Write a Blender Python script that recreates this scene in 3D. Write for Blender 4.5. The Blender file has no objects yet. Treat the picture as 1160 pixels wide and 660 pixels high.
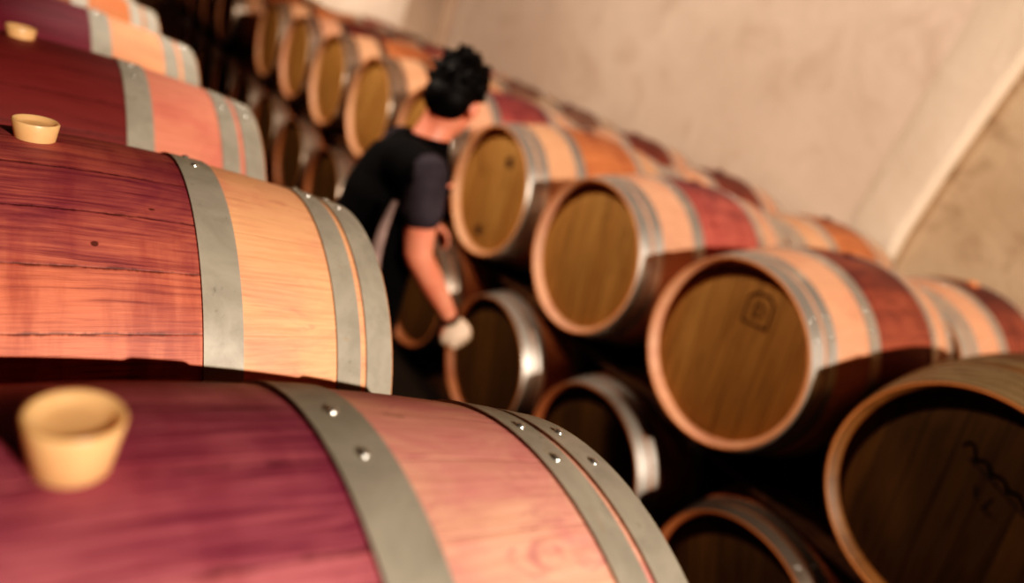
import bpy, bmesh, math, random
from mathutils import Vector, Matrix, Euler
random.seed(7)
PI = math.pi
C = bpy.context.scene.collection
D2R = math.radians

# ------------------------------------------------------------------ dimensions
PITCH = .72            # spacing of barrels along a row
HL, RB, RE = .475, .358, .297   # half length, bilge radius, end radius
AX = 1.313             # x of the right row's heads
YR, ZR = .033, -.031   # right row offset
LOWX, LOWY, LOWH = 1.278, .331, .674
FLOOR = -1.12

# ------------------------------------------------------------------ node helpers
def new_mat(name):
    m = bpy.data.materials.new(name); m.use_nodes = True
    nt = m.node_tree; nt.nodes.clear()
    out = nt.nodes.new('ShaderNodeOutputMaterial')
    b = nt.nodes.new('ShaderNodeBsdfPrincipled')
    nt.links.new(b.outputs[0], out.inputs[0])
    return m, nt, b

class G:
    """tiny node-graph helper"""
    def __init__(s, nt): s.nt = nt
    def _in(s, sock, v):
        if isinstance(v, bpy.types.NodeSocket): s.nt.links.new(v, sock)
        elif v is not None:
            if isinstance(v, (tuple, list)) and len(v) == 3 and sock.type == 'RGBA': v = (*v, 1)
            sock.default_value = v
    def m(s, op, a, b=None, c=None, clamp=False):
        n = s.nt.nodes.new('ShaderNodeMath'); n.operation = op; n.use_clamp = clamp
        s._in(n.inputs[0], a); s._in(n.inputs[1], b)
        if c is not None: s._in(n.inputs[2], c)
        return n.outputs[0]
    def vec(s, x, y, z):
        n = s.nt.nodes.new('ShaderNodeCombineXYZ')
        for i, v in enumerate((x, y, z)): s._in(n.inputs[i], v)
        return n.outputs[0]
    def noise(s, v, scale=1., detail=4., rough=.55, dist=0.):
        n = s.nt.nodes.new('ShaderNodeTexNoise')
        s._in(n.inputs['Vector'], v); n.inputs['Scale'].default_value = scale
        n.inputs['Detail'].default_value = detail; n.inputs['Roughness'].default_value = rough
        n.inputs['Distortion'].default_value = dist
        return n.outputs[0]
    def ramp(s, f, lo, hi, a=0., b=1.):
        n = s.nt.nodes.new('ShaderNodeMapRange'); n.interpolation_type = 'SMOOTHSTEP'
        s._in(n.inputs[0], f); s._in(n.inputs[1], lo); s._in(n.inputs[2], hi)
        s._in(n.inputs[3], a); s._in(n.inputs[4], b)
        return n.outputs[0]
    def mix(s, f, a, b, mode='MIX'):
        n = s.nt.nodes.new('ShaderNodeMix'); n.data_type = 'RGBA'; n.blend_type = mode
        s._in(n.inputs[0], f); s._in(n.inputs[6], a); s._in(n.inputs[7], b)
        return n.outputs[2]
    def white(s, v):
        n = s.nt.nodes.new('ShaderNodeTexWhiteNoise'); n.noise_dimensions = '1D'
        s._in(n.inputs['W'], v); return n.outputs[0]
    def objco(s):
        t = s.nt.nodes.new('ShaderNodeTexCoord'); sp = s.nt.nodes.new('ShaderNodeSeparateXYZ')
        s.nt.links.new(t.outputs['Object'], sp.inputs[0])
        return t.outputs['Object'], sp.outputs[0], sp.outputs[1], sp.outputs[2]
    def rand(s):
        return s.nt.nodes.new('ShaderNodeObjectInfo').outputs['Random']
    def bump(s, h, strength, dist, bsdf):
        n = s.nt.nodes.new('ShaderNodeBump'); n.inputs['Strength'].default_value = strength
        n.inputs['Distance'].default_value = dist
        s._in(n.inputs['Height'], h); s.nt.links.new(n.outputs[0], bsdf.inputs['Normal'])

def S(r, g, b):   # sRGB 0-255 -> linear
    f = lambda c: (c/255/12.92) if c/255 <= .04045 else ((c/255+.055)/1.055)**2.4
    return (f(r), f(g), f(b))

def stave_mat(name, top, side, panel, tint, tint_amt=.4, lo=-.1, hi=.9, seed=0., rough=.55, drips=.5, dark=1.):
    """oak staves: wine-stained belly band (top / side colours), paler end panels"""
    m, nt, b = new_mat(name); g = G(nt)
    co, x, y, z = g.objco(); rnd = g.rand()
    off = g.m('MULTIPLY_ADD', rnd, 37., seed*3.1)
    ang = g.m('ARCTAN2', y, z)
    N = 27.
    u = g.m('MULTIPLY_ADD', ang, N/(2*PI), 40.63 + .31*seed)
    idx = g.m('FLOOR', u); fr = g.m('FRACT', u)
    st = g.white(g.m('ADD', idx, off))
    # wavy fine grain along the stave
    w = g.noise(g.vec(g.m('MULTIPLY', x, 3.), g.m('MULTIPLY', ang, 5.), g.m('ADD', st, off)), 1., 3., .5)
    ga = g.m('ADD', g.m('MULTIPLY', ang, 62.), g.m('MULTIPLY', w, 7.))
    grain = g.noise(g.vec(g.m('MULTIPLY', x, 7.), ga, g.m('MULTIPLY_ADD', st, 9., off)), 1., 6., .62)
    fine = g.noise(g.vec(g.m('MULTIPLY', x, 18.), g.m('MULTIPLY', ang, 170.), off), 1., 3., .6)
    blot = g.noise(g.vec(g.m('MULTIPLY', x, 5.), g.m('MULTIPLY', ang, 2.6), off), 1., 5., .6, .6)
    blot2 = g.noise(g.vec(g.m('MULTIPLY', x, 14.), g.m('MULTIPLY', ang, 11.), g.m('ADD', off, 5.)), 1., 5., .65, 1.)
    # panel wood
    col = g.mix(g.ramp(blot, .42, .68, 0., tint_amt), panel, tint)
    col = g.mix(g.ramp(blot2, .56, .72, 0., tint_amt*.8), col, tuple(c*.72 for c in tint))
    col = g.mix(g.ramp(st, 0., 1., 0., .25), col, tuple(c*.78 for c in panel))
    # belly band: stained
    ax = g.m('ABSOLUTE', x)
    band = g.ramp(g.m('ADD', ax, g.m('MULTIPLY_ADD', blot2, .03, -.015)), .188, .206, 1., 0.)
    cz = g.m('COSINE', ang)
    tb = g.m('ADD', cz, g.m('ADD', g.m('MULTIPLY_ADD', blot, .9, -.45), g.m('ADD', g.m('MULTIPLY_ADD', grain, .6, -.3), g.m('MULTIPLY_ADD', st, .25, -.12))))
    tmask = g.ramp(tb, lo, hi)
    drip = g.noise(g.vec(g.m('MULTIPLY', x, 26.), g.m('MULTIPLY', ang, 1.6), off), 1., 4., .6)
    sidec = g.mix(g.ramp(drip, .45, .68, 0., drips), side, tuple(c*f for c, f in zip(side, (.55, .35, .4))))
    bc = g.mix(tmask, sidec, top)
    bc = g.mix(g.ramp(grain, .52, .72, 0., .32), bc, tuple(c*.42 for c in top))
    col = g.mix(band, col, bc)
    # grain everywhere
    col = g.mix(g.ramp(grain, .35, .75, 0., .38), col, (.5, .36, .34), 'MULTIPLY')
    col = g.mix(g.ramp(fine, .45, .8, 0., .30), col, (.45, .33, .3), 'MULTIPLY')
    # joints between staves, with dark bleed along some of them
    e = g.m('MINIMUM', fr, g.m('SUBTRACT', 1., fr))
    jn = g.noise(g.vec(g.m('MULTIPLY', x, 30.), idx, off), 1., 4., .7)
    bleed = g.m('MULTIPLY', g.ramp(e, 0., g.m('MULTIPLY_ADD', jn, .16, -.035), 1., 0.), g.m('MULTIPLY', g.ramp(jn, .38, .6), band))
    col = g.mix(g.m('MULTIPLY', bleed, .7), col, S(38, 12, 16))
    line = g.m('MULTIPLY', g.ramp(e, .004, .014, .55, 0.), g.m('MULTIPLY_ADD', band, .45, .15))
    col = g.mix(line, col, S(40, 16, 12))
    # rare dents and knots
    spot = g.noise(g.vec(g.m('MULTIPLY', x, 22.), g.m('MULTIPLY', ang, 16.), g.m('ADD', off, 11.)), 1., 1., .5)
    col = g.mix(g.ramp(spot, .80, .83, 0., .8), col, S(45, 18, 14))
    col = g.mix(g.ramp(ax, .4738, .4746, 0., .9), col, S(222, 142, 88))   # fresh cut chime
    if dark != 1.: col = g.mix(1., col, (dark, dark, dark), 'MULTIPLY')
    nt.links.new(col, b.inputs['Base Color'])
    b.inputs['Roughness'].default_value = rough
    b.inputs['Specular IOR Level'].default_value = .35
    h = g.m('SUBTRACT', g.m('MULTIPLY', fine, .5), g.m('MULTIPLY', g.ramp(e, .0, .03, 1., 0.), 1.2))
    g.bump(g.m('ADD', h, g.m('MULTIPLY', grain, .6)), .35, .0012, b)
    return m

def head_mat(name, c1, c2, seed=0., planks=7.):
    m, nt, b = new_mat(name); g = G(nt)
    co, x, y, z = g.objco(); rnd = g.rand(); off = g.m('MULTIPLY_ADD', rnd, 23., seed)
    u = g.m('MULTIPLY_ADD', y, planks/.55, 20.5)
    idx = g.m('FLOOR', u); fr = g.m('FRACT', u)
    st = g.white(g.m('ADD', idx, off))
    grain = g.noise(g.vec(g.m('MULTIPLY', y, 55.), g.m('MULTIPLY', z, 4.), g.m('MULTIPLY_ADD', st, 8., off)), 1., 5., .6, .4)
    blot = g.noise(g.vec(g.m('MULTIPLY', y, 5.), g.m('MULTIPLY', z, 5.), off), 1., 4., .6)
    col = g.mix(g.ramp(st, 0., 1.), c1, c2)
    col = g.mix(g.ramp(grain, .4, .7, 0., .55), col, tuple(c*.5 for c in c1))
    col = g.mix(g.ramp(blot, .55, .75, 0., .45), col, tuple(c*.45 for c in c1))
    e = g.m('MINIMUM', fr, g.m('SUBTRACT', 1., fr))
    col = g.mix(g.ramp(e, .012, .035, .6, 0.), col, tuple(c*.2 for c in c1))
    nt.links.new(col, b.inputs['Base Color']); b.inputs['Roughness'].default_value = .7
    b.inputs['Specular IOR Level'].default_value = .25
    g.bump(grain, .2, .001, b)
    return m

def steel_mat(name, c, rough=.42, rust=.25, metal=.75):
    m, nt, b = new_mat(name); g = G(nt)
    co, x, y, z = g.objco(); rnd = g.rand(); off = g.m('MULTIPLY', rnd, 31.)
    sc = g.vec(g.m('ADD', x, off), y, z)
    n1 = g.noise(sc, 14., 5., .6, .5); n2 = g.noise(sc, 60., 3., .6); n3 = g.noise(sc, 7., 4., .7, 1.5)
    col = g.mix(g.ramp(n1, .3, .7), tuple(v*.78 for v in c), tuple(min(1, v*1.1) for v in c))
    col = g.mix(g.ramp(n3, .62, .72, 0., rust), col, S(150, 112, 62))
    col = g.mix(g.ramp(n2, .66, .74, 0., .5), col, tuple(v*.35 for v in c))
    nt.links.new(col, b.inputs['Base Color']); b.inputs['Metallic'].default_value = metal
    nt.links.new(g.ramp(n1, .3, .7, rough+.12, rough-.06), b.inputs['Roughness'])
    g.bump(n1, .12, .002, b)
    return m

def cloth_mat(name, c, rough=.9):
    m, nt, b = new_mat(name); g = G(nt)
    co, x, y, z = g.objco()
    n = g.noise(co, 9., 4., .6)
    nt.links.new(g.mix(g.ramp(n, .3, .7), tuple(v*.7 for v in c), tuple(v*1.2 for v in c)), b.inputs['Base Color'])
    b.inputs['Roughness'].default_value = rough; b.inputs['Specular IOR Level'].default_value = .15
    g.bump(g.noise(co, 14., 3., .5), .4, .01, b)
    return m

def skin_mat(name, c):
    m, nt, b = new_mat(name); g = G(nt)
    co, x, y, z = g.objco()
    n = g.noise(co, 12., 3., .5)
    nt.links.new(g.mix(g.ramp(n, .3, .7), c, (c[0]*.9, c[1]*.72, c[2]*.7)), b.inputs['Base Color'])
    b.inputs['Roughness'].default_value = .5
    b.inputs['Subsurface Weight'].default_value = .1; b.inputs['Subsurface Radius'].default_value = (.01, .004, .002)
    return m

def plaster_mat(name, c1, c2, dirt, dirt_amt=.3, scale=1.):
    m, nt, b = new_mat(name); g = G(nt)
    co, x, y, z = g.objco()
    n1 = g.noise(co, .55*scale, 5., .55, .4); n2 = g.noise(co, 2.6*scale, 6., .65, .8); n3 = g.noise(co, 22., 4., .6)
    col = g.mix(g.ramp(n1, .35, .65), c1, c2)
    col = g.mix(g.ramp(n2, .5, .68, 0., dirt_amt), col, dirt)
    col = g.mix(g.ramp(n3, .45, .8, 0., .15), col, tuple(v*.6 for v in c1))
    nt.links.new(col, b.inputs['Base Color']); b.inputs['Roughness'].default_value = .92
    b.inputs['Specular IOR Level'].default_value = .1
    g.bump(g.m('ADD', n2, g.m('MULTIPLY', n3, .25)), .5, .03, b)
    return m

def plain_mat(name, c, rough=.6, metal=0., sss=0.):
    m, nt, b = new_mat(name); g = G(nt)
    co, x, y, z = g.objco()
    n = g.noise(co, 40., 3., .5)
    nt.links.new(g.mix(g.ramp(n, .3, .7), tuple(v*.9 for v in c), c), b.inputs['Base Color'])
    b.inputs['Roughness'].default_value = rough; b.inputs['Metallic'].default_value = metal
    if sss:
        b.inputs['Subsurface Weight'].default_value = sss
        b.inputs['Subsurface Radius'].default_value = (.02, .012, .006); b.inputs['Subsurface Scale'].default_value = 1.
    return m

# ------------------------------------------------------------------ mesh helpers
def link(name, bm, mat, parent=None, loc=None, sharp=35, rot=None):
    me = bpy.data.meshes.new(name)
    bmesh.ops.recalc_face_normals(bm, faces=bm.faces)
    bm.to_mesh(me); bm.free()
    for p in me.polygons: p.use_smooth = True
    me.set_sharp_from_angle(angle=D2R(sharp))
    me.materials.append(mat)
    o = bpy.data.objects.new(name, me); C.objects.link(o)
    if parent: o.parent = parent
    if loc: o.location = loc
    if rot: o.rotation_euler = rot
    return o

def lathe_x(bm, prof, n=96, closed=False):
    """revolve a list of (x, r) around the X axis"""
    rings = []
    for x, r in prof:
        if r < 1e-6: rings.append([bm.verts.new((x, 0, 0))])
        else: rings.append([bm.verts.new((x, r*math.cos(2*PI*i/n), r*math.sin(2*PI*i/n))) for i in range(n)])
    pairs = list(zip(rings, rings[1:])) + ([(rings[-1], rings[0])] if closed else [])
    for a, b in pairs:
        for i in range(n):
            j = (i+1) % n
            if len(a) == 1: bm.faces.new((a[0], b[i], b[j]))
            elif len(b) == 1: bm.faces.new((a[i], b[0], a[j]))
            else: bm.faces.new((a[i], b[i], b[j], a[j]))

def rad(x): return RB - (RB-RE)*min(1, abs(x)/HL)**1.85

def empty(name, loc, label, cat, group=None, rot=None):
    o = bpy.data.objects.new(name, None); C.objects.link(o); o.location = loc
    o.empty_display_size = .1
    if rot: o.rotation_euler = rot
    tag(o, label, cat, group); return o

def tag(o, label, cat, group=None):
    o['label'] = label; o['category'] = cat
    if group: o['group'] = group
    return o

# ------------------------------------------------------------------ materials
M = {}
M['near'] = stave_mat('staves_wine_rose', S(120, 50, 74), S(214, 124, 128), S(234, 172, 146), S(204, 108, 122), .75, .5, 1.3, 1.3)
M['second'] = stave_mat('staves_red_orange', S(108, 46, 64), S(208, 116, 88), S(236, 172, 128), S(212, 116, 108), .45, .35, 1.25, 4.2, drips=.6)
M['third'] = stave_mat('staves_dark_maroon', S(112, 46, 46), S(156, 70, 58), S(222, 138, 114), S(205, 106, 96), .6, -.4, .7, 2.6)
M['fourth'] = stave_mat('staves_purple_peach', S(108, 36, 52), S(150, 54, 62), S(232, 160, 118), S(222, 130, 100), .45, -.2, .7, 6.1)
M['fifth'] = stave_mat('staves_brown_orange', S(120, 64, 36), S(150, 80, 44), S(176, 106, 64), S(180, 90, 60), .4, .1, .9, 3.4)
M['oak_rose'] = stave_mat('staves_oak_rose_belly', S(88, 40, 50), S(182, 92, 82), S(214, 158, 126), S(198, 124, 102), .4, .55, 1.25, 5.2)
M['oak_brown'] = stave_mat('staves_oak_brown_belly', S(74, 32, 36), S(146, 74, 56), S(212, 153, 120), S(194, 120, 94), .4, .5, 1.2, 7.7)
M['oak_orange'] = stave_mat('staves_oak_orange_belly', S(130, 70, 50), S(196, 118, 76), S(212, 157, 120), S(194, 122, 90), .35, .7, 1.4, 8.8)
M['mould'] = stave_mat('staves_weathered_grey', S(96, 66, 60), S(160, 120, 96), S(196, 160, 128), S(120, 86, 74), .9, .3, 1.2, 9.9)
M['aged'] = stave_mat('staves_aged_brown', S(80, 50, 26), S(120, 76, 40), S(110, 72, 38), S(84, 54, 28), .7, .2, 1.1, 2.2)
M['shaded'] = stave_mat('staves_shaded_brown', S(60, 26, 24), S(120, 60, 40), S(196, 124, 82), S(160, 88, 60), .5, .3, 1.2, 1.1, dark=.6)  # oak colour multiplied down to stand in for shade on the lower rows
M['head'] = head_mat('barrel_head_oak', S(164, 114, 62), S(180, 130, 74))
M['head_dark_shaded'] = head_mat('barrel_head_dark_shaded', S(78, 54, 26), S(98, 70, 36), 3.)  # dark wood on the branded barrel; shade put into the colour on lower heads
M['steel'] = steel_mat('galvanised_hoop', S(158, 150, 136), .55, .3, .2)
M['steel_bright'] = steel_mat('bright_hoop', S(205, 196, 186), .36, .12, .8)
M['steel_far'] = steel_mat('dull_hoop', S(150, 136, 124), .34, .3, .85)
M['steel_aged'] = steel_mat('aged_hoop', S(140, 118, 88), .5, .5, .6)
M['rivet'] = plain_mat('rivet_steel', S(215, 212, 205), .22, .9)
M['mark'] = plain_mat('burnt_brand', S(48, 26, 10), .9)
M['silicone'] = plain_mat('amber_silicone', S(228, 176, 124), .38, 0., .35)
M['bung_dark'] = plain_mat('wine_stained_bung', S(70, 36, 36), .6)
M['bung_orange'] = plain_mat('orange_bung', S(220, 130, 80), .5)
M['rail'] = head_mat('rail_wood', S(70, 46, 28), S(90, 60, 36), 5.)

# ------------------------------------------------------------------ barrel prototype meshes
def shell_mesh():
    bm = bmesh.new(); prof = []
    n = 28
    for i in range(n+1):
        x = -HL + 2*HL*i/n; prof.append((x, rad(x)))
    e = HL; q = .034
    right = [(e, RE), (e+.0004, RE-.002), (e, RE-.0055), (e-.017, RE-.0185), (e-q, RE-.0215), (e-q-.02, RE-.0215)]
    left = [(-x, r) for x, r in right]
    full = list(reversed(left[1:])) + prof + right[1:]
    lathe_x(bm, full, 108)
    return bm

def head_bm():
    bm = bmesh.new(); r = RE-.0215
    lathe_x(bm, [(.0, 0), (.0, .12), (.0, r-.012), (.003, r-.002), (.003, r+.0), (.016, r), (.016, 0)], 96)
    return bm

def hoop_bm(x0, x1):
    bm = bmesh.new(); t = .0028; k = 4
    xs = [x0+(x1-x0)*i/k for i in range(k+1)]
    out = [(x, rad(x)+t+.0006) for x in xs]
    prof = [(xs[0], rad(x0)-.001)] + out + [(xs[-1], rad(x1)-.001)]
    lathe_x(bm, prof, 108)
    return bm

def rivet_bm():
    bm = bmesh.new(); n = 14
    rings = []
    for r, z in ((.0058, -.001), (.0056, .0008), (.0044, .0022), (.0024, .0031)):
        rings.append([bm.verts.new((r*math.cos(2*PI*i/n), r*math.sin(2*PI*i/n), z)) for i in range(n)])
    for a, b in zip(rings, rings[1:]):
        for i in range(n): bm.faces.new((a[i], a[(i+1) % n], b[(i+1) % n], b[i]))
    c = bm.verts.new((0, 0, .0034))
    for i in range(n): bm.faces.new((rings[-1][i], rings[-1][(i+1) % n], c))
    return bm

HOOPS = [(-.472, -.424), (-.413, -.372), (-.230, -.178)]
HOOPS = HOOPS + [(-b, -a) for a, b in reversed(HOOPS)]
HOOPS_MANY = [(-.472, -.432), (-.424, -.396), (-.385, -.352), (-.340, -.305), (-.250, -.205)]
HOOPS_MANY = HOOPS_MANY + [(-b, -a) for a, b in reversed(HOOPS_MANY)]

def make_barrel(loc, label, group, shell, headm, hoopm, hoops=HOOPS, rivet_ang=(0, 11)):
    t = empty('wine_barrel', loc, label, 'barrel', group)
    s = link('staves', shell_mesh(), M[shell], t, (0, 0, RB))
    for sx in (-1, 1):
        h = link('barrel_head', head_bm(), M[headm], t, (sx*(HL-.034), 0, RB))
        h.rotation_euler = (0, 0, 0 if sx < 0 else PI)
    for a, b in hoops:
        h = link('hoop', hoop_bm(a, b), M[hoopm], t, (0, 0, RB))
        xc = (a+b)/2
        for d in rivet_ang:
            w = D2R(d)
            r = link('rivet', rivet_bm(), M['rivet'], h)
            rr = rad(xc)+.0034
            r.location = (xc, rr*math.sin(w), rr*math.cos(w)); r.rotation_euler = (-w, 0, 0)
    return t

def copy_tree(o, parent=None):
    c = o.copy(); C.objects.link(c)
    if parent: c.parent = parent
    for ch in list(o.children): copy_tree(ch, c)
    return c

def set_mat(o, m):
    o.material_slots[0].link = 'OBJECT'; o.material_slots[0].material = m

first = [None, None]
def barrel(x, y, z, label, group, shell, headm='head', hoopm='steel', many=False, hoop_spin=0., head_spin=None):
    """x,y,z: axis centre"""
    i = 1 if many else 0
    loc = (x, y, z-RB)
    if first[i] is None:
        t = make_barrel(loc, label, group, shell, headm, hoopm, HOOPS_MANY if many else HOOPS)
        first[i] = t
    else:
        t = copy_tree(first[i]); t.location = loc; tag(t, label, 'barrel', group)
    for ch in t.children:
        k = ch.name.split('.')[0]
        if k == 'staves': set_mat(ch, M[shell])
        elif k == 'barrel_head':
            set_mat(ch, M[headm])
            a = head_spin if head_spin is not None else random.uniform(-.5, .5)
            ch.rotation_euler = Euler((a if ch.location.x < 0 else -a, 0, 0 if ch.location.x < 0 else PI))
        elif k == 'hoop':
            set_mat(ch, M[hoopm]); ch.rotation_euler = (hoop_spin + (random.uniform(-.04, .04) if hoop_spin else 0), 0, 0)
    return t

# ------------------------------------------------------------------ left row
LEFT = 'barrels of the left row, upper layer'
left_spec = [
 (0, 'near', 'nearest wine barrel, deep purple belly, large amber bung in the foreground', 0),
 (1, 'second', 'red-orange stained barrel directly behind the nearest one, sharp steel hoops', 0),
 (2, 'third', 'dark maroon and salmon barrel, third of the left row, no bung foreground', 0),
 (3, 'fourth', 'purple and peach barrel, fourth back in the left row', 0),
 (4, 'fifth', 'orange-brown barrel at the top left corner, fifth of the left row', 0)]
left_spec[2] = (2, 'third', 'dark maroon barrel with salmon end panel, third back in the left row', 0)
barrels = {}
for k, mt, lab, sp in left_spec:
    barrels['L', k] = barrel(-HL, PITCH*k, .009 if k == 0 else 0, lab, LEFT, mt, hoop_spin=[0, -.03, .25, .1, -.2][k])
for k in (5, 6, 7, 8):
    barrels['L', k] = barrel(-HL, PITCH*k, 0, 'left-row barrel mostly hidden beyond the orange-brown barrel in the top left corner',
                             LEFT, ('shaded', 'second', 'aged', 'third')[k-5], hoop_spin=random.uniform(-2, 2))
barrels['L', -1] = barrel(-HL, -PITCH, 0, 'wine-stained barrel beside the nearest barrel, outside the picture', LEFT, 'second')
for k in range(-1, 8):
    barrel(-HL-.02, LOWY+PITCH*k, -LOWH, 'shade-darkened oak barrel of the bottom layer hidden beneath the left row', 'bottom barrels beneath the left row', 'shaded', 'head_dark_shaded', hoop_spin=random.uniform(-2, 2))

# ------------------------------------------------------------------ right stack
RX = AX+HL
RU, RL_, R2 = 'upper barrels of the right stack', 'lower barrels of the right stack', 'second rank of upper barrels by the wall'
up = {
 -1: ('shaded', 'aged barrel at the right, just outside the picture'),
 0: ('aged', 'large dark barrel at the right edge, cursive brand on its head, many thin hoops'),
 1: ('oak_brown', 'upper barrel with a square stamp burnt into its brown head'),
 2: ('oak_rose', 'upper barrel with plain head and rose belly, between the square-stamped barrel and the man'),
 3: ('oak_orange', 'upper barrel beside the man, two dark spots on its head, orange belly'),
 4: ('oak_rose', 'upper barrel behind the man, its head hidden by his shoulder'),
 5: ('oak_orange', "first upper barrel left of the man, head against his back"),
 6: ('oak_orange', 'second upper barrel left of the man, bright glint on hoop'),
 7: ('oak_brown', 'third upper barrel left of the man, narrow brown head'),
 8: ('oak_orange', 'fourth upper barrel left of the man, last before the dark gap'),
 10: ('oak_orange', 'first upper barrel beyond the dark gap, thin bright head'),
 11: ('oak_orange', 'second upper barrel beyond the dark gap'),
 12: ('oak_brown', 'third upper barrel beyond the dark gap'),
 13: ('oak_orange', 'fourth upper barrel beyond the dark gap, cut by the top edge'),
 14: ('oak_rose', 'fifth and farthest upper barrel beyond the dark gap')}
for k, (mt, lab) in up.items():
    barrels['U', k] = barrel(RX, YR+PITCH*k, ZR, lab, RU, mt,
        'head_dark_shaded' if k in (0, -1) else 'head', 'steel_aged' if k == 0 else 'steel_bright' if k < 5 else 'steel_far', many=(k == 0),
        hoop_spin={0: .62, 1: .9, 5: 1.25, 6: 1.15, 7: 1.1}.get(k, random.uniform(.2, 2.5)), head_spin={0: -.12, 1: -.1, 2: -.15, 3: -.05}.get(k))
low_lab = {
 0: 'lower barrel at the bottom edge, two rivets showing on its dark hoop',
 1: 'lower barrel below the plain-headed upper barrel, lit strip on its hoop',
 2: "lower barrel right behind the man's pale hand",
 3: "lower barrel behind the man's forearm and legs",
 4: "lower barrel hidden behind the man's back",
 5: 'first lower barrel left of the man, glint on its hoop',
 6: 'second lower barrel left of the man, glint on its hoop',
 7: 'third lower barrel left of the man, in deep shade',
 8: 'fourth lower barrel left of the man, beneath the dark gap',
 9: 'fifth lower barrel left of the man, just past the left row',
 10: 'sixth lower barrel left of the man', 11: 'seventh lower barrel left of the man',
 12: 'eighth lower barrel left of the man', 13: 'ninth lower barrel left of the man', 14: 'tenth and farthest lower barrel left of the man'}
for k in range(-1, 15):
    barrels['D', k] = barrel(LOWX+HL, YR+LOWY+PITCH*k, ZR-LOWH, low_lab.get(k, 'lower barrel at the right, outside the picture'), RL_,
        'shaded', 'head_dark_shaded', 'steel_bright' if k in (1, 2) else 'steel_far', hoop_spin={0: .62, 1: 1.9}.get(k, random.uniform(.6, 2.5)))
r2 = {0: ('oak_brown', 'second-rank barrel behind the dark barrel with the cursive brand'),
 1: ('oak_brown', 'second-rank barrel in line with the square-stamped barrel, orange bung on top'),
 2: ('oak_orange', 'second-rank barrel below the wall rib, dark bung on top'),
 3: ('oak_brown', 'second-rank barrel behind the rose-bellied upper barrel, dark red top'),
 4: ('oak_brown', 'second-rank barrel with dark purple top patch, behind the barrel beside the man'),
 5: ('mould', 'mottled grey-brown second-rank barrel, nearer of the two right of the man'),
 6: ('mould', "mottled grey-brown second-rank barrel close to the man's head"),
 7: ('oak_rose', "second-rank barrel behind the man's hair"),
 8: ('oak_rose', 'second-rank barrel just left of the man, below the pillar'),
 9: ('mould', 'second-rank barrel below the bright wall, left of the pillar'),
 10: ('oak_rose', 'farthest visible second-rank barrel, at the top edge')}
RX2 = RX+2*HL+.065
for k, (mt, lab) in r2.items():
    barrels['W', k] = barrel(RX2, YR+PITCH*k-.03, ZR-.045, lab, R2, mt, 'head', 'steel_bright', hoop_spin=random.uniform(-2, 2))
for k in range(0, 11):
    barrel(RX2, YR+LOWY+PITCH*k, ZR-LOWH-.045+.045, 'oak barrel of the bottom layer hidden beneath the second rank', 'hidden bottom barrels by the wall', 'shaded', 'head_dark_shaded')

# the nearest barrel's belly hoop sits a little closer to the bung
for h in barrels['L', 0].children:
    if h.name.startswith('hoop'):
        xc = sum(v.co.x for v in h.data.vertices)/len(h.data.vertices)
        if .15 < xc < .25:
            b2 = hoop_bm(.158, .210); me = bpy.data.meshes.new('hoop'); bmesh.ops.recalc_face_normals(b2, faces=b2.faces); b2.to_mesh(me); b2.free()
            for p in me.polygons: p.use_smooth = True
            me.set_sharp_from_angle(angle=D2R(35)); me.materials.append(M['steel']); h.data = me; set_mat(h, M["steel"])
            for r, a in zip(h.children, (0, 11)):
                rr0 = rad(.184)+.0034; r.location = (.184, rr0*math.sin(D2R(a)), rr0*math.cos(D2R(a)))

# ---- burnt marks on heads (real thin strokes lying on the head)
def stroke(bm, pts, w, x=-.0006):
    for (a, b) in zip(pts, pts[1:]):
        d = Vector((b[0]-a[0], b[1]-a[1])); L = d.length
        if L < 1e-6: continue
        d /= L; n = Vector((-d.y, d.x))*w/2; e = d*w*.3
        q = [Vector(a)-e+n, Vector(a)-e-n, Vector(b)+e-n, Vector(b)+e+n]
        lo = [bm.verts.new((x, v.x, v.y)) for v in q]; hi = [bm.verts.new((x-.0006, v.x, v.y)) for v in q]
        bm.faces.new(hi)
        for i in range(4): bm.faces.new((lo[i], lo[(i+1) % 4], hi[(i+1) % 4], hi[i]))

def near_head(t):
    return [c for c in t.children if c.name.startswith('barrel_head') and c.location.x < 0][0]
def mark(t, bm, name='burnt_brand'):
    h = near_head(t); o = link(name, bm, M['mark'], t, tuple(h.location)); return o

# square stamp; local y = world +Y (left in the picture), z up
bm = bmesh.new(); s = .044; cy, cz = -.040, .165; ra = -.12
def R_(y, z): return (cy+y*math.cos(ra)-z*math.sin(ra), cz+y*math.sin(ra)+z*math.cos(ra))
sq = [R_(-s, -s), R_(s, -s), R_(s, s*.8), R_(s*.5, s*1.2), R_(-s*.5, s*1.2), R_(-s, s*.8), R_(-s, -s)]
stroke(bm, sq, .007)
stroke(bm, [R_(-.018, -.012), R_(-.018, .014), R_(.004, .02), R_(.018, .006), R_(.0, -.004), R_(.016, -.018), R_(-.01, -.02)], .005)
stroke(bm, [R_(.0, .02), R_(.0, .034)], .005)
mark(barrels['U', 1], bm, 'square_stamp')
# cursive brand
bm = bmesh.new(); pts = []
for i in range(90):
    t = i/89; a = t*9*PI
    pts.append((.04-.19*t+.005*math.cos(a), .145-.055*t+.009*math.sin(a)*(2. if i < 12 else 1-.4*t)))
stroke(bm, pts, .006)
stroke(bm, [(.02, .125), (-.05, .104), (-.15, .072)], .006)
stroke(bm, [(-.02, .075), (-.03, .055)], .008); stroke(bm, [(-.06, .07), (-.055, .04), (-.075, .035)], .006)
mark(barrels['U', 0], bm, 'cursive_brand')
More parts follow.
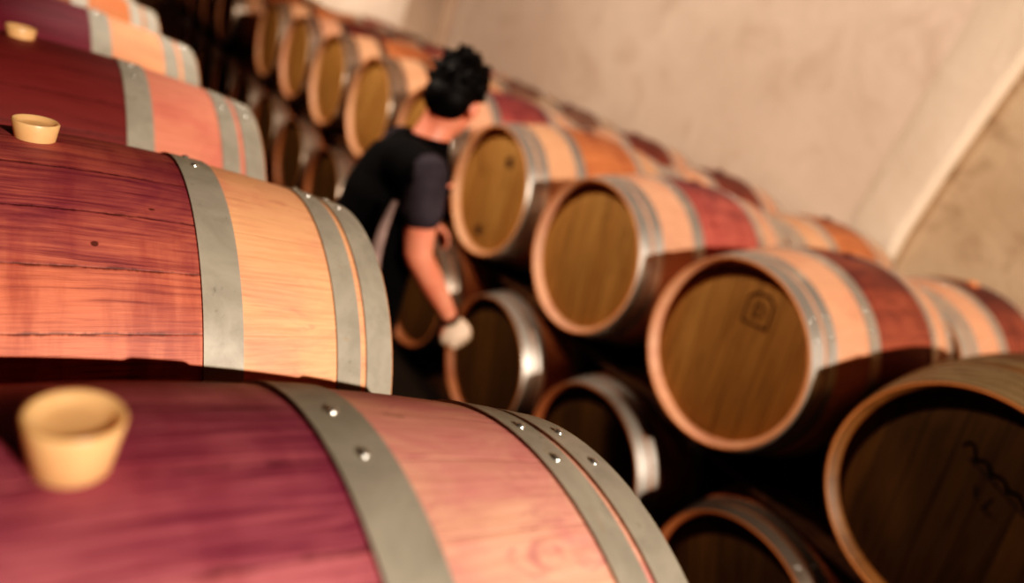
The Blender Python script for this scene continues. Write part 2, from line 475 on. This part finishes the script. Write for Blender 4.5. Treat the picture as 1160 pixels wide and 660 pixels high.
# dark round spots
for (y, z) in ((-.06, .16), (.02, -.2)):
    bm = bmesh.new(); v = [bm.verts.new((-.0008, y+.026*math.cos(a)*random.uniform(.8, 1.1), z+.026*math.sin(a))) for a in [2*PI*i/16 for i in range(16)]]
    bm.faces.new(v); mark(barrels['U', 3], bm, 'dark_spot')
bm = bmesh.new()
for q in range(4):
    stroke(bm, [(-.06-.03*q, .12-.03*q), (-.09-.03*q, .13-.03*q), (-.075-.03*q, .10-.03*q)], .006)
mark(barrels['D', 0], bm, 'burnt_lettering')

# ------------------------------------------------------------------ bungs
def bung_bm(rt=.0285, rb=.0217, h=.042, dish=.006):
    bm = bmesh.new(); n = 48
    prof = [(0, 0), (rb-.003, 0), (rb, .003), (rt-.0008, h-.002), (rt-.002, h), (rt-.0045, h-.0004), (rt-.0075, h-dish*.75), (rt*.5, h-dish*.95), (0, h-dish)]
    rings = []
    for r, z in prof:
        rings.append([bm.verts.new((r*math.cos(2*PI*i/n), r*math.sin(2*PI*i/n), z)) for i in range(n)] if r else [bm.verts.new((0, 0, z))])
    for a, b in zip(rings, rings[1:]):
        for i in range(n):
            j = (i+1) % n
            if len(a) == 1: bm.faces.new((a[0], b[i], b[j]))
            elif len(b) == 1: bm.faces.new((a[i], a[j], b[0]))
            else: bm.faces.new((a[i], a[j], b[j], b[i]))
    return bm
BP = -.02
def bung(x, y, z, m, label, first_=[None], sc=1.):
    if first_[0] is None:
        o = link('barrel_bung', bung_bm(), m, sharp=50); first_[0] = o
    else:
        o = first_[0].copy(); C.objects.link(o)
    o.material_slots[0].link = 'OBJECT'; o.material_slots[0].material = m
    o.location = (x, y, z+RB-.009); o.scale = (sc,)*3
    tag(o, label, 'bung', 'bungs in the barrel tops'); return o
bung(-HL-.007, .013, .013, M['silicone'], 'large blurred amber bung on the nearest purple barrel')
bung(-HL, PITCH+.008, -.009, M['silicone'], 'translucent amber bung on the red-orange second barrel')
bung(-HL, 2*PITCH+.004, -.012, M['silicone'], 'small amber bung on the dark maroon third barrel')
names_u = {1: 'square-stamped upper barrel', 2: 'rose-bellied upper barrel', 3: 'upper barrel beside the man', 4: 'upper barrel behind the man'}
for k, n in names_u.items():
    bung(RX, YR+PITCH*k, ZR-.016, M['bung_dark'], 'low dark wine-stained bung on top of the '+n, sc=.8)
for k, n in {1: 'in line with the square-stamped barrel', 2: 'below the wall rib', 3: 'behind the rose-bellied barrel', 4: 'with the dark purple top patch',
             5: 'with mottled staves, right of the man', 6: "with mottled staves near the man's head"}.items():
    bung(RX2, YR+PITCH*k-.03, ZR-.045-.012, M['bung_orange' if k == 1 else 'bung_dark'],
         ('orange' if k == 1 else 'dark') + ' bung on the second-rank barrel ' + n, sc=.8)

# ------------------------------------------------------------------ timber rails carrying the layers
def box_bm(x0, x1, y0, y1, z0, z1, bev=.004):
    bm = bmesh.new(); bmesh.ops.create_cube(bm, size=1)
    for v in bm.verts:
        v.co = Vector((x0 if v.co.x < 0 else x1, y0 if v.co.y < 0 else y1, z0 if v.co.z < 0 else z1))
    bmesh.ops.bevel(bm, geom=list(bm.edges), offset=bev, segments=2, affect='EDGES')
    return bm
def rail(xc, y0, y1, z0, z1, label, grp, w=.07):
    o = link('timber_rail', box_bm(-w/2, w/2, 0, y1-y0, 0, z1-z0), M['rail'], loc=(xc, y0, z0)); tag(o, label, 'rail', grp)
    return o
dx = .375; rr = rad(.34)+.003
Y0, Y1 = -1.25, 11.2
for nm, xc, zu, zl, ya, yb in (('left row', -HL, 0, -LOWH, -1.25, 6.2), ('right stack', RX, ZR, ZR-LOWH, -1.25, 10.9), ('second rank', RX2, ZR-.045, ZR-LOWH, -.45, 7.9)):
    for sx, w_ in ((-1, 'aisle side'), (1, 'wall side')):
        if nm == 'left row': w_ = 'wall side' if sx < 0 else 'aisle side'
        xl = xc+sx*dx
        rail(xl, ya, yb, zl+rr-.002, zu-rr+.002, 'dark timber rail between the barrel layers, %s of the %s' % (w_, nm), 'rails between layers')
        rail(xl, ya, yb, FLOOR, zl-rr+.002, 'dark timber rail on the floor, %s of the %s' % (w_, nm), 'floor rails')

# ------------------------------------------------------------------ the man
skin = skin_mat('man_skin', S(232, 150, 122))
vestm = cloth_mat('black_fleece', S(10, 8, 9)); sleevem = cloth_mat('slate_sleeve', S(58, 52, 58)); trm = cloth_mat('black_trousers', S(9, 8, 8))
hairm = cloth_mat('black_hair', S(12, 9, 9), .6); glovem = cloth_mat('pale_glove', S(226, 196, 172), .7); panelm = cloth_mat('light_grey_panel', S(196, 172, 166))
bootm = plain_mat('boot_leather', S(24, 18, 15), .5); strapm = plain_mat('strap_black', S(14, 13, 14), .4)

def loft(bm, secs, n=24, cap=True):
    """secs: (centre, axis_u, axis_v) -> closed tube of elliptical rings"""
    rings = []
    for c, u, v in secs:
        c, u, v = Vector(c), Vector(u), Vector(v)
        rings.append([bm.verts.new(c+u*math.cos(2*PI*i/n)+v*math.sin(2*PI*i/n)) for i in range(n)])
    for a, b in zip(rings, rings[1:]):
        for i in range(n): bm.faces.new((a[i], a[(i+1) % n], b[(i+1) % n], b[i]))
    if cap:
        bm.faces.new(rings[0]); bm.faces.new(list(reversed(rings[-1])))
    return rings

def tube(bm, pts, radii, n=18, flat=1., ref=(0, 0, 1)):
    """round limb through points with rounded ends"""
    pts = [Vector(p) for p in pts]; secs = []
    P, Rr = [], []
    for i in range(len(pts)-1):
        m = 6
        for j in range(m):
            t = j/m
            p0 = pts[max(i-1, 0)]; p1 = pts[i]; p2 = pts[i+1]; p3 = pts[min(i+2, len(pts)-1)]
            P.append(.5*((2*p1)+(p2-p0)*t+(2*p0-5*p1+4*p2-p3)*t*t+(3*p1-p0-3*p2+p3)*t**3))
            tt = t*t*(3-2*t); Rr.append(radii[i]*(1-tt)+radii[i+1]*tt)
    P.append(pts[-1]); Rr.append(radii[-1])
    d0 = (P[1]-P[0]).normalized(); d1 = (P[-1]-P[-2]).normalized()
    P = [P[0]-d0*Rr[0]*.8, P[0]-d0*Rr[0]*.5]+P+[P[-1]+d1*Rr[-1]*.5, P[-1]+d1*Rr[-1]*.8]
    Rr = [Rr[0]*.45, Rr[0]*.82]+Rr+[Rr[-1]*.82, Rr[-1]*.45]
    for i, p in enumerate(P):
        d = (P[min(i+1, len(P)-1)]-P[max(i-1, 0)]).normalized()
        u = d.cross(Vector(ref))
        if u.length < 1e-3: u = d.cross(Vector((0, 1, 0)))
        u.normalize(); v = d.cross(u).normalized()
        secs.append((p, u*Rr[i], v*Rr[i]*flat))
    loft(bm, secs, n)

def ellipsoid(bm, c, rx, ry, rz, rot=None, n=24):
    r = bmesh.ops.create_uvsphere(bm, u_segments=n, v_segments=n//2, radius=1)
    Mx = Matrix.Translation(c) @ (rot or Matrix.Identity(4)) @ Matrix.Diagonal((rx, ry, rz, 1))
    bmesh.ops.transform(bm, matrix=Mx, verts=r['verts'])
    return r['verts']

def remeshed(name, bm, mat, parent, voxel, smooth=6):
    """fuse overlapping closed pieces to one continuous surface"""
    me = bpy.data.meshes.new(name); bm.to_mesh(me); bm.free()
    tmp = bpy.data.objects.new('tmp', me); C.objects.link(tmp)
    r = tmp.modifiers.new('r', 'REMESH'); r.mode = 'VOXEL'; r.voxel_size = voxel
    s = tmp.modifiers.new('s', 'SMOOTH'); s.iterations = smooth; s.factor = .5
    dg = bpy.context.evaluated_depsgraph_get(); dg.update()
    res = bpy.data.meshes.new_from_object(tmp.evaluated_get(dg))
    bpy.data.objects.remove(tmp); res.name = name
    for p in res.polygons: p.use_smooth = True
    res.materials.clear(); res.materials.append(mat)
    o = bpy.data.objects.new(name, res); C.objects.link(o)
    if parent: o.parent = parent
    return o

MX, MY = .50, 1.60      # where he stands
man = empty('person', (MX, MY, FLOOR), 'man in black vest and slate sleeves standing between the barrel rows', 'person')
O = Vector((MX, MY, FLOOR))
def w(x, y, z): return Vector((x, y, z))-O      # world -> man local
ta = D2R(14); F = Vector((math.cos(ta), math.sin(ta), 0)); Lf = Vector((-math.sin(ta), math.cos(ta), 0))
# key joints
hipc = w(.50, 1.62, -.26); waist = w(.515, 1.61, -.10); chest = w(.545, 1.60, .08); shc = w(.57, 1.59, .21); neckb = w(.60, 1.60, .262); neckt = w(.635, 1.60, .33)
shR = w(.53, 1.425, .205); elR = w(.558, 1.385, -.045); wrR = w(.752, 1.395, -.266); hdR = w(.81, 1.395, -.34)
shL = w(.61, 1.755, .20); elL = w(.51, 1.83, -.07); wrL = w(.735, 1.735, -.035); hdL = w(.80, 1.715, -.065)
hc = w(.668, 1.60, .425)
ha = D2R(33); Hm = Matrix.Rotation(ha, 4, 'Z') @ Matrix.Rotation(D2R(16), 4, 'Y')
def H(x, y, z): return hc + (Hm @ Vector((x, y, z)))

def fingers(bm, wr, hd, palm_n, side, thick=1.):
    """palm + five bent fingers; wr->hd is the palm direction"""
    d = (hd-wr).normalized(); n = Vector(palm_n); n = (n-d*n.dot(d)).normalized(); s = d.cross(n).normalized()*side
    secs = []
    for t, wd, th in ((-.1, .024, .02), (.15, .030, .019), (.5, .039, .016), (.85, .042, .015), (1.02, .038, .011)):
        secs.append((wr+d*.092*t, s*wd*thick, n*th*thick))
    loft(bm, secs, 20)
    for i, (off, L) in enumerate(((-.031, .072), (-.0105, .082), (.0105, .076), (.030, .060))):
        b = wr+d*.082+s*off; r = .0088*thick
        p1 = b+d*L*.42+n*L*.08; p2 = p1+d*L*.26+n*L*.22; p3 = p2+d*L*.14+n*L*.24
        tube(bm, [b, p1, p2, p3], [r*1.1, r, r*.92, r*.78], 12)
    b = wr+d*.025-s*.026
    tube(bm, [b, b+d*.028-s*.022+n*.006, b+d*.054-s*.028+n*.016, b+d*.074-s*.024+n*.024], [.014*thick, .012*thick, .0105*thick, .0085*thick], 12)

# body: one continuous mesh
bm = bmesh.new()
def ring(c, wd, dp, tilt=0.):
    return (c, Lf*wd, F*dp)
loft(bm, [ring(hipc-Vector((0, 0, .08)), .15, .10), ring(hipc, .165, .115), ring(waist, .14, .10), ring(chest, .165, .115), ring(shc-Vector((0, 0, .03)), .18, .10), ring(shc+Vector((0, 0, .02)), .12, .075), ring(neckb, .06, .06)], 28)
tube(bm, [neckb-Vector((0, 0, .04)), neckt, hc-Hm@Vector((.03, 0, .02))], [.068, .058, .06], 20)
ellipsoid(bm, H(-.008, 0, .022), .098, .076, .100, Hm)            # cranium
ellipsoid(bm, H(.034, 0, -.045), .062, .058, .075, Hm)            # face / jaw
ellipsoid(bm, H(.070, 0, -.092), .026, .030, .022, Hm, 16)        # chin
tube(bm, [H(.088, 0, .005), H(.106, 0, -.026), H(.104, 0, -.040)], [.009, .013, .014], 12)   # nose
ellipsoid(bm, H(.093, 0, -.064), .010, .024, .008, Hm, 14)        # lips
ellipsoid(bm, H(.084, 0, .020), .014, .048, .010, Hm, 14)         # brow
for sy in (-1, 1):
    ellipsoid(bm, H(-.004, sy*.079, -.022), .020, .009, .031, Hm @ Matrix.Rotation(sy*.35, 4, 'Z'), 14)   # ears
tube(bm, [shR, elR], [.058, .045], 20); tube(bm, [elR, elR+(wrR-elR)*.35, wrR], [.044, .043, .028], 20)
tube(bm, [shL, elL], [.058, .045], 20); tube(bm, [elL, elL+(wrL-elL)*.35, wrL], [.044, .043, .028], 20)
fingers(bm, wrR, hdR, (.1, .95, .1), 1); fingers(bm, wrL, hdL, (0, -.5, -.8), -1)
legR = [hipc-Lf*.09-Vector((0, 0, .05)), w(.545, 1.50, -.62), w(.49, 1.48, -1.03)]
legL = [hipc+Lf*.09-Vector((0, 0, .05)), w(.62, 1.73, -.63), w(.60, 1.76, -1.03)]
for L in (legR, legL):
    tube(bm, [L[0], L[1], L[1]+(L[2]-L[1])*.3, L[2]], [.085, .058, .058, .038], 20)
    tube(bm, [L[2]-Vector((.02, 0, .03)), L[2]+F*.10-Vector((0, 0, .055))], [.04, .033], 16)
body = remeshed('body', bm, skin, man, .0055, 3)

# clothing
bm = bmesh.new()
U = Vector((0, 0, 1))
loft(bm, [ring(hipc-U*.07, .178, .128), ring(hipc-U*.04, .186, .135), ring(waist-F*.01, .172, .130), ring(chest-F*.015, .180, .128), ring(shc-U*.045-F*.012, .186, .118), ring(shc+U*.005-F*.005, .160, .098), ring(neckb-U*.012, .095, .078), ring(neckb+U*.008+F*.008, .074, .070)], 36)
tube(bm, [shR+Lf*.10-U*.0, shR+Lf*.012-U*.01], [.085, .083], 24); tube(bm, [shL-Lf*.10, shL-Lf*.012-U*.01], [.085, .083], 24)
vest = remeshed('vest', bm, vestm, man, .009, 6)
for sh, el in ((shR, elR), (shL, elL)):
    bm = bmesh.new(); d = el-sh
    tube(bm, [sh-d*.02, sh+d*.28, sh+d*.47], [.073, .070, .068], 24)
    remeshed('sleeve', bm, sleevem, man, .008, 3)
# neck collar
bm = bmesh.new(); c = neckb+U*.016+F*.012
loft(bm, [(c-U*.03, Lf*.080, F*.078), (c+U*.0, Lf*.073, F*.071), (c+U*.012-F*.0, Lf*.069, F*.067), (c-U*.02, Lf*.064, F*.062)], 28, cap=False)
link('collar', bm, vestm, man)
# light panel curving down the side of the vest below the arm
bm = bmesh.new(); rows = []
for i in range(13):
    t = i/12; z = .12-.40*t
    yy = 1.60-.197+.012*math.sin(t*PI)+.02*t; xx = .445+.055*t*t-.018*math.sin(t*PI)
    wd = .004+.010*math.sin(min(1, t*1.15)*PI)**.8
    rows.append([bm.verts.new(w(xx-wd, yy+.006+.10*wd, z)), bm.verts.new(w(xx, yy-.008, z)), bm.verts.new(w(xx+wd, yy-.006, z))])
for a, b in zip(rows, rows[1:]):
    for i in range(2): bm.faces.new((a[i], a[i+1], b[i+1], b[i]))
bmesh.ops.solidify(bm, geom=list(bm.faces), thickness=.008)
link('vest_side_panel', bm, panelm, man)
bm = bmesh.new()
loft(bm, [ring(hipc+U*.03, .160, .115), ring(hipc-U*.06, .178, .128), ring(hipc-U*.15, .165, .120)], 28)
for L in (legR, legL):
    tube(bm, [L[0], L[1], L[2]-U*.0], [.098, .078, .062], 24)
remeshed('trousers', bm, trm, man, .009, 5)
for L in (legR, legL):
    bm = bmesh.new(); a = L[2]
    base = FLOOR-O.z
    def foot(t, wd, z): 
        q = a+F*t; return ((q.x, q.y, base+z/2), Lf*wd, U*z/2)
    loft(bm, [foot(-.085, .022, .05), foot(-.07, .036, .085), foot(-.02, .044, .105), foot(.05, .046, .085), foot(.12, .050, .058), foot(.17, .040, .045), foot(.19, .018, .03)], 20)
    tube(bm, [Vector((a.x, a.y, base+.08)), Vector((a.x, a.y, base+.16))], [.050, .052], 20)
    remeshed('boot', bm, bootm, man, .007, 2)
# hair: thick short cap with tufts
bm = bmesh.new(); random.seed(3)
ellipsoid(bm, H(-.016, 0, .036), .104, .086, .094, Hm, 32)
ellipsoid(bm, H(-.052, 0, -.018), .070, .079, .072, Hm, 24)
ellipsoid(bm, H(.050, 0, .085), .055, .068, .045, Hm, 20)
for i in range(70):
    a = random.uniform(0, 2*PI); e = random.uniform(-.25, 1.4)
    v = Vector((math.cos(a)*math.cos(e), math.sin(a)*math.cos(e), math.sin(e)))
    if v.x > .55 and v.z < .55: continue
    p = Vector((-.018+.100*v.x, .086*v.y, .042+.092*v.z))
    q = p+v*random.uniform(.004, .012)+Vector((random.uniform(-.012, .012), random.uniform(-.012, .012), random.uniform(-.01, .014)))
    tube(bm, [H(*p), H(*q)], [.013, .007], 8)
for v in list(bm.verts):
    pass
hair = remeshed('hair', bm, hairm, man, .005, 2)
for sy in (-1, 1):
    bm = bmesh.new(); ellipsoid(bm, H(.087, sy*.030, .002), .009, .012, .008, Hm, 16)
    link('eye', bm, plain_mat('eye_dark', S(50, 34, 26), .3), man)
# glove on the lowered right hand, watch strap at the wrist
bm = bmesh.new(); fingers(bm, wrR+(hdR-wrR).normalized()*.012, hdR+(hdR-wrR).normalized()*.012, (.1, .95, .1), 1, 1.22)
remeshed('glove', bm, glovem, man, .004, 2)
bm = bmesh.new(); d = (wrR-elR).normalized(); u = d.cross(U).normalized(); v = d.cross(u)
cc = wrR-d*.006
loft(bm, [(cc-d*.013, u*.0335, v*.0335), (cc-d*.010, u*.037, v*.037), (cc+d*.010, u*.036, v*.036), (cc+d*.013, u*.032, v*.032)], 28, cap=False)
link('wrist_strap', bm, strapm, man)

# ------------------------------------------------------------------ room
XW, XL, YN, YF, ZS = 3.44, -3.3, -8.0, 15.0, 1.75
wallm = plaster_mat('lime_plaster', S(218, 191, 170), S(200, 173, 153), S(178, 148, 126), .4)
ribm = plaster_mat('lit_rib_plaster', S(226, 203, 180), S(216, 192, 168), S(196, 172, 148), .2)  # toned paler than the wall plaster to stand in for light falloff
pilm = plaster_mat('pillar_plaster', S(186, 158, 136), S(172, 144, 122), S(150, 122, 100), .3)
stonem = plaster_mat('stained_plaster', S(190, 162, 134), S(168, 140, 112), S(126, 100, 74), .55, 1.4)
floorm = plaster_mat('cellar_floor', S(40, 32, 26), S(32, 26, 21), S(20, 16, 12), .5)
darkm = plaster_mat('low_bounce_plaster', S(120, 100, 82), S(104, 86, 70), S(80, 64, 50), .4)  # dark tone given to unseen walls and vault to cut bounce light
def struct(name, bm, m, sharp=35):
    o = link(name, bm, m, sharp=sharp); o['kind'] = 'structure'; return o
def quad(*p):
    bm = bmesh.new(); bm.faces.new([bm.verts.new(q) for q in p]); return bm
struct('floor', box_bm(XL-.3, XW+.6, YN-.2, YF+.2, FLOOR-.2, FLOOR, .001), floorm)
def wallbox(*a): return box_bm(*a, .001)
# right wall: plain bay up to the rib, rougher recessed bay nearer the camera
struct('wall_right', wallbox(XW, XW+.3, 1.45, YF, FLOOR, ZS), wallm)
struct('wall_right_recess', wallbox(XW+.06, XW+.36, YN, 1.45, FLOOR, ZS), stonem)
struct('wall_left', wallbox(XL-.3, XL, YN, YF, FLOOR, ZS), darkm)
struct('wall_back', wallbox(XL-.3, XW+.5, YF, YF+.2, FLOOR, ZS+4), wallm)
struct('wall_front', wallbox(XL-.3, XW+.5, YN-.2, YN, FLOOR, ZS+4), darkm)
# vaulted ceiling
cxv = (XW+XL)/2; rv = (XW-XL)/2
def vault(y0, y1, r, a0=0., a1=PI, n=48, zs=ZS):
    bm = bmesh.new(); A_ = []; 
    for i in range(n+1):
        a = a0+(a1-a0)*i/n; x = cxv+r*math.cos(a); z = zs+r*.85*math.sin(a)
        A_.append([bm.verts.new((x, y0, z)), bm.verts.new((x, y1, z))])
    for p, q in zip(A_, A_[1:]): bm.faces.new((p[0], p[1], q[1], q[0]))
    return bm
bmv = vault(YN, YF, rv+.03); bmesh.ops.solidify(bmv, geom=list(bmv.faces), thickness=-.15)
struct('ceiling', bmv, darkm)
# ribs: pilaster rising into a transverse arch
def rib(y0, y1, proj, flare):
    bm = bmesh.new(); path = []
    for i in range(9): 
        t = i/8; path.append((XW, FLOOR+(ZS-FLOOR)*t, -1, 0))
    for i in range(1, 41):
        a = PI*i/40; path.append((cxv+rv*math.cos(a), ZS+rv*.85*math.sin(a), -math.cos(a), -math.sin(a)))
    for i in range(1, 9): path.append((XL, ZS-(ZS-FLOOR)*i/8, 1, 0))
    rings = []
    for x, z, nx, nz in path:
        f = flare*max(0, min(1, (z-.2)/1.3))**1.3
        a0, a1 = y0-f, y1-f*.6
        o = proj; k = .02; e = .2
        rings.append([bm.verts.new((x-nx*e, a0, z-nz*e)), bm.verts.new((x+nx*(o-k), a0, z+nz*(o-k))), bm.verts.new((x+nx*o, a0+k, z+nz*o)),
                      bm.verts.new((x+nx*o, a1-.09, z+nz*o)), bm.verts.new((x+nx*.001, a1, z+nz*.001)), bm.verts.new((x-nx*e, a1, z-nz*e))])
    for a, b in zip(rings, rings[1:]):
        for i in range(5): bm.faces.new((a[i], a[i+1], b[i+1], b[i]))
    return bm
struct('trim_1', rib(1.37, 1.67, .03, .17), ribm)
struct('trim_2', rib(6.75, 7.75, .09, .0), pilm)

# ------------------------------------------------------------------ lights
def light(name, typ, loc, energy, col, **kw):
    l = bpy.data.lights.new(name, typ); l.energy = energy; l.color = col
    for k, v in kw.items(): setattr(l, k, v)
    o = bpy.data.objects.new(name, l); C.objects.link(o); o.location = loc
    return o
def aim(o, p): o.rotation_euler = (Vector(p)-o.location).to_track_quat('-Z', 'Y').to_euler()
key = light('cellar_spotlight', 'SPOT', (.85, -4.8, 2.78), 2650, (1, .86, .72), shadow_soft_size=.045, spot_size=D2R(75), spot_blend=.5); aim(key, (1.0, 2.2, -.1))
far = light('far_wall_uplight', 'SPOT', (1.9, 9.8, 2.3), 750, (1, .9, .76), shadow_soft_size=.25, spot_size=D2R(120), spot_blend=.8); aim(far, (3.4, 9.6, .8))
glint = light('aisle_lamp', 'SPOT', (-.7, 3.2, 2.6), 640, (1, .87, .74), shadow_soft_size=.10, spot_size=D2R(118), spot_blend=.35); aim(glint, (3.4, 2.6, .5))
wl = bpy.data.worlds.new('World'); bpy.context.scene.world = wl; wl.use_nodes = True
bg = wl.node_tree.nodes['Background']; bg.inputs[0].default_value = (.5, .36, .26, 1); bg.inputs[1].default_value = .01

# ------------------------------------------------------------------ camera
cd = bpy.data.cameras.new('Camera'); cam = bpy.data.objects.new('Camera', cd); C.objects.link(cam)
cam.rotation_mode = 'XYZ'
cam.location = (-.53229, -.39273, .68896); cam.rotation_euler = (1.2063025, -.3022921, -.5874557)
cd.sensor_width = 36; cd.sensor_fit = 'HORIZONTAL'; cd.lens = 36*797.435/1160; cd.clip_start = .02
cd.dof.use_dof = True; cd.dof.focus_distance = .86; cd.dof.aperture_fstop = 1.4; cd.dof.aperture_blades = 0
sc = bpy.context.scene; sc.camera = cam
sc.view_settings.view_transform = 'Standard'; sc.view_settings.look = 'None'
sc.view_settings.exposure = -.05; sc.view_settings.gamma = 1.
sc.view_settings.use_curve_mapping = True
cv = sc.view_settings.curve_mapping.curves[3]
for p in ((.015, .0045), (.05, .029), (.16, .138), (.45, .45)): cv.points.new(*p)
sc.view_settings.curve_mapping.update()
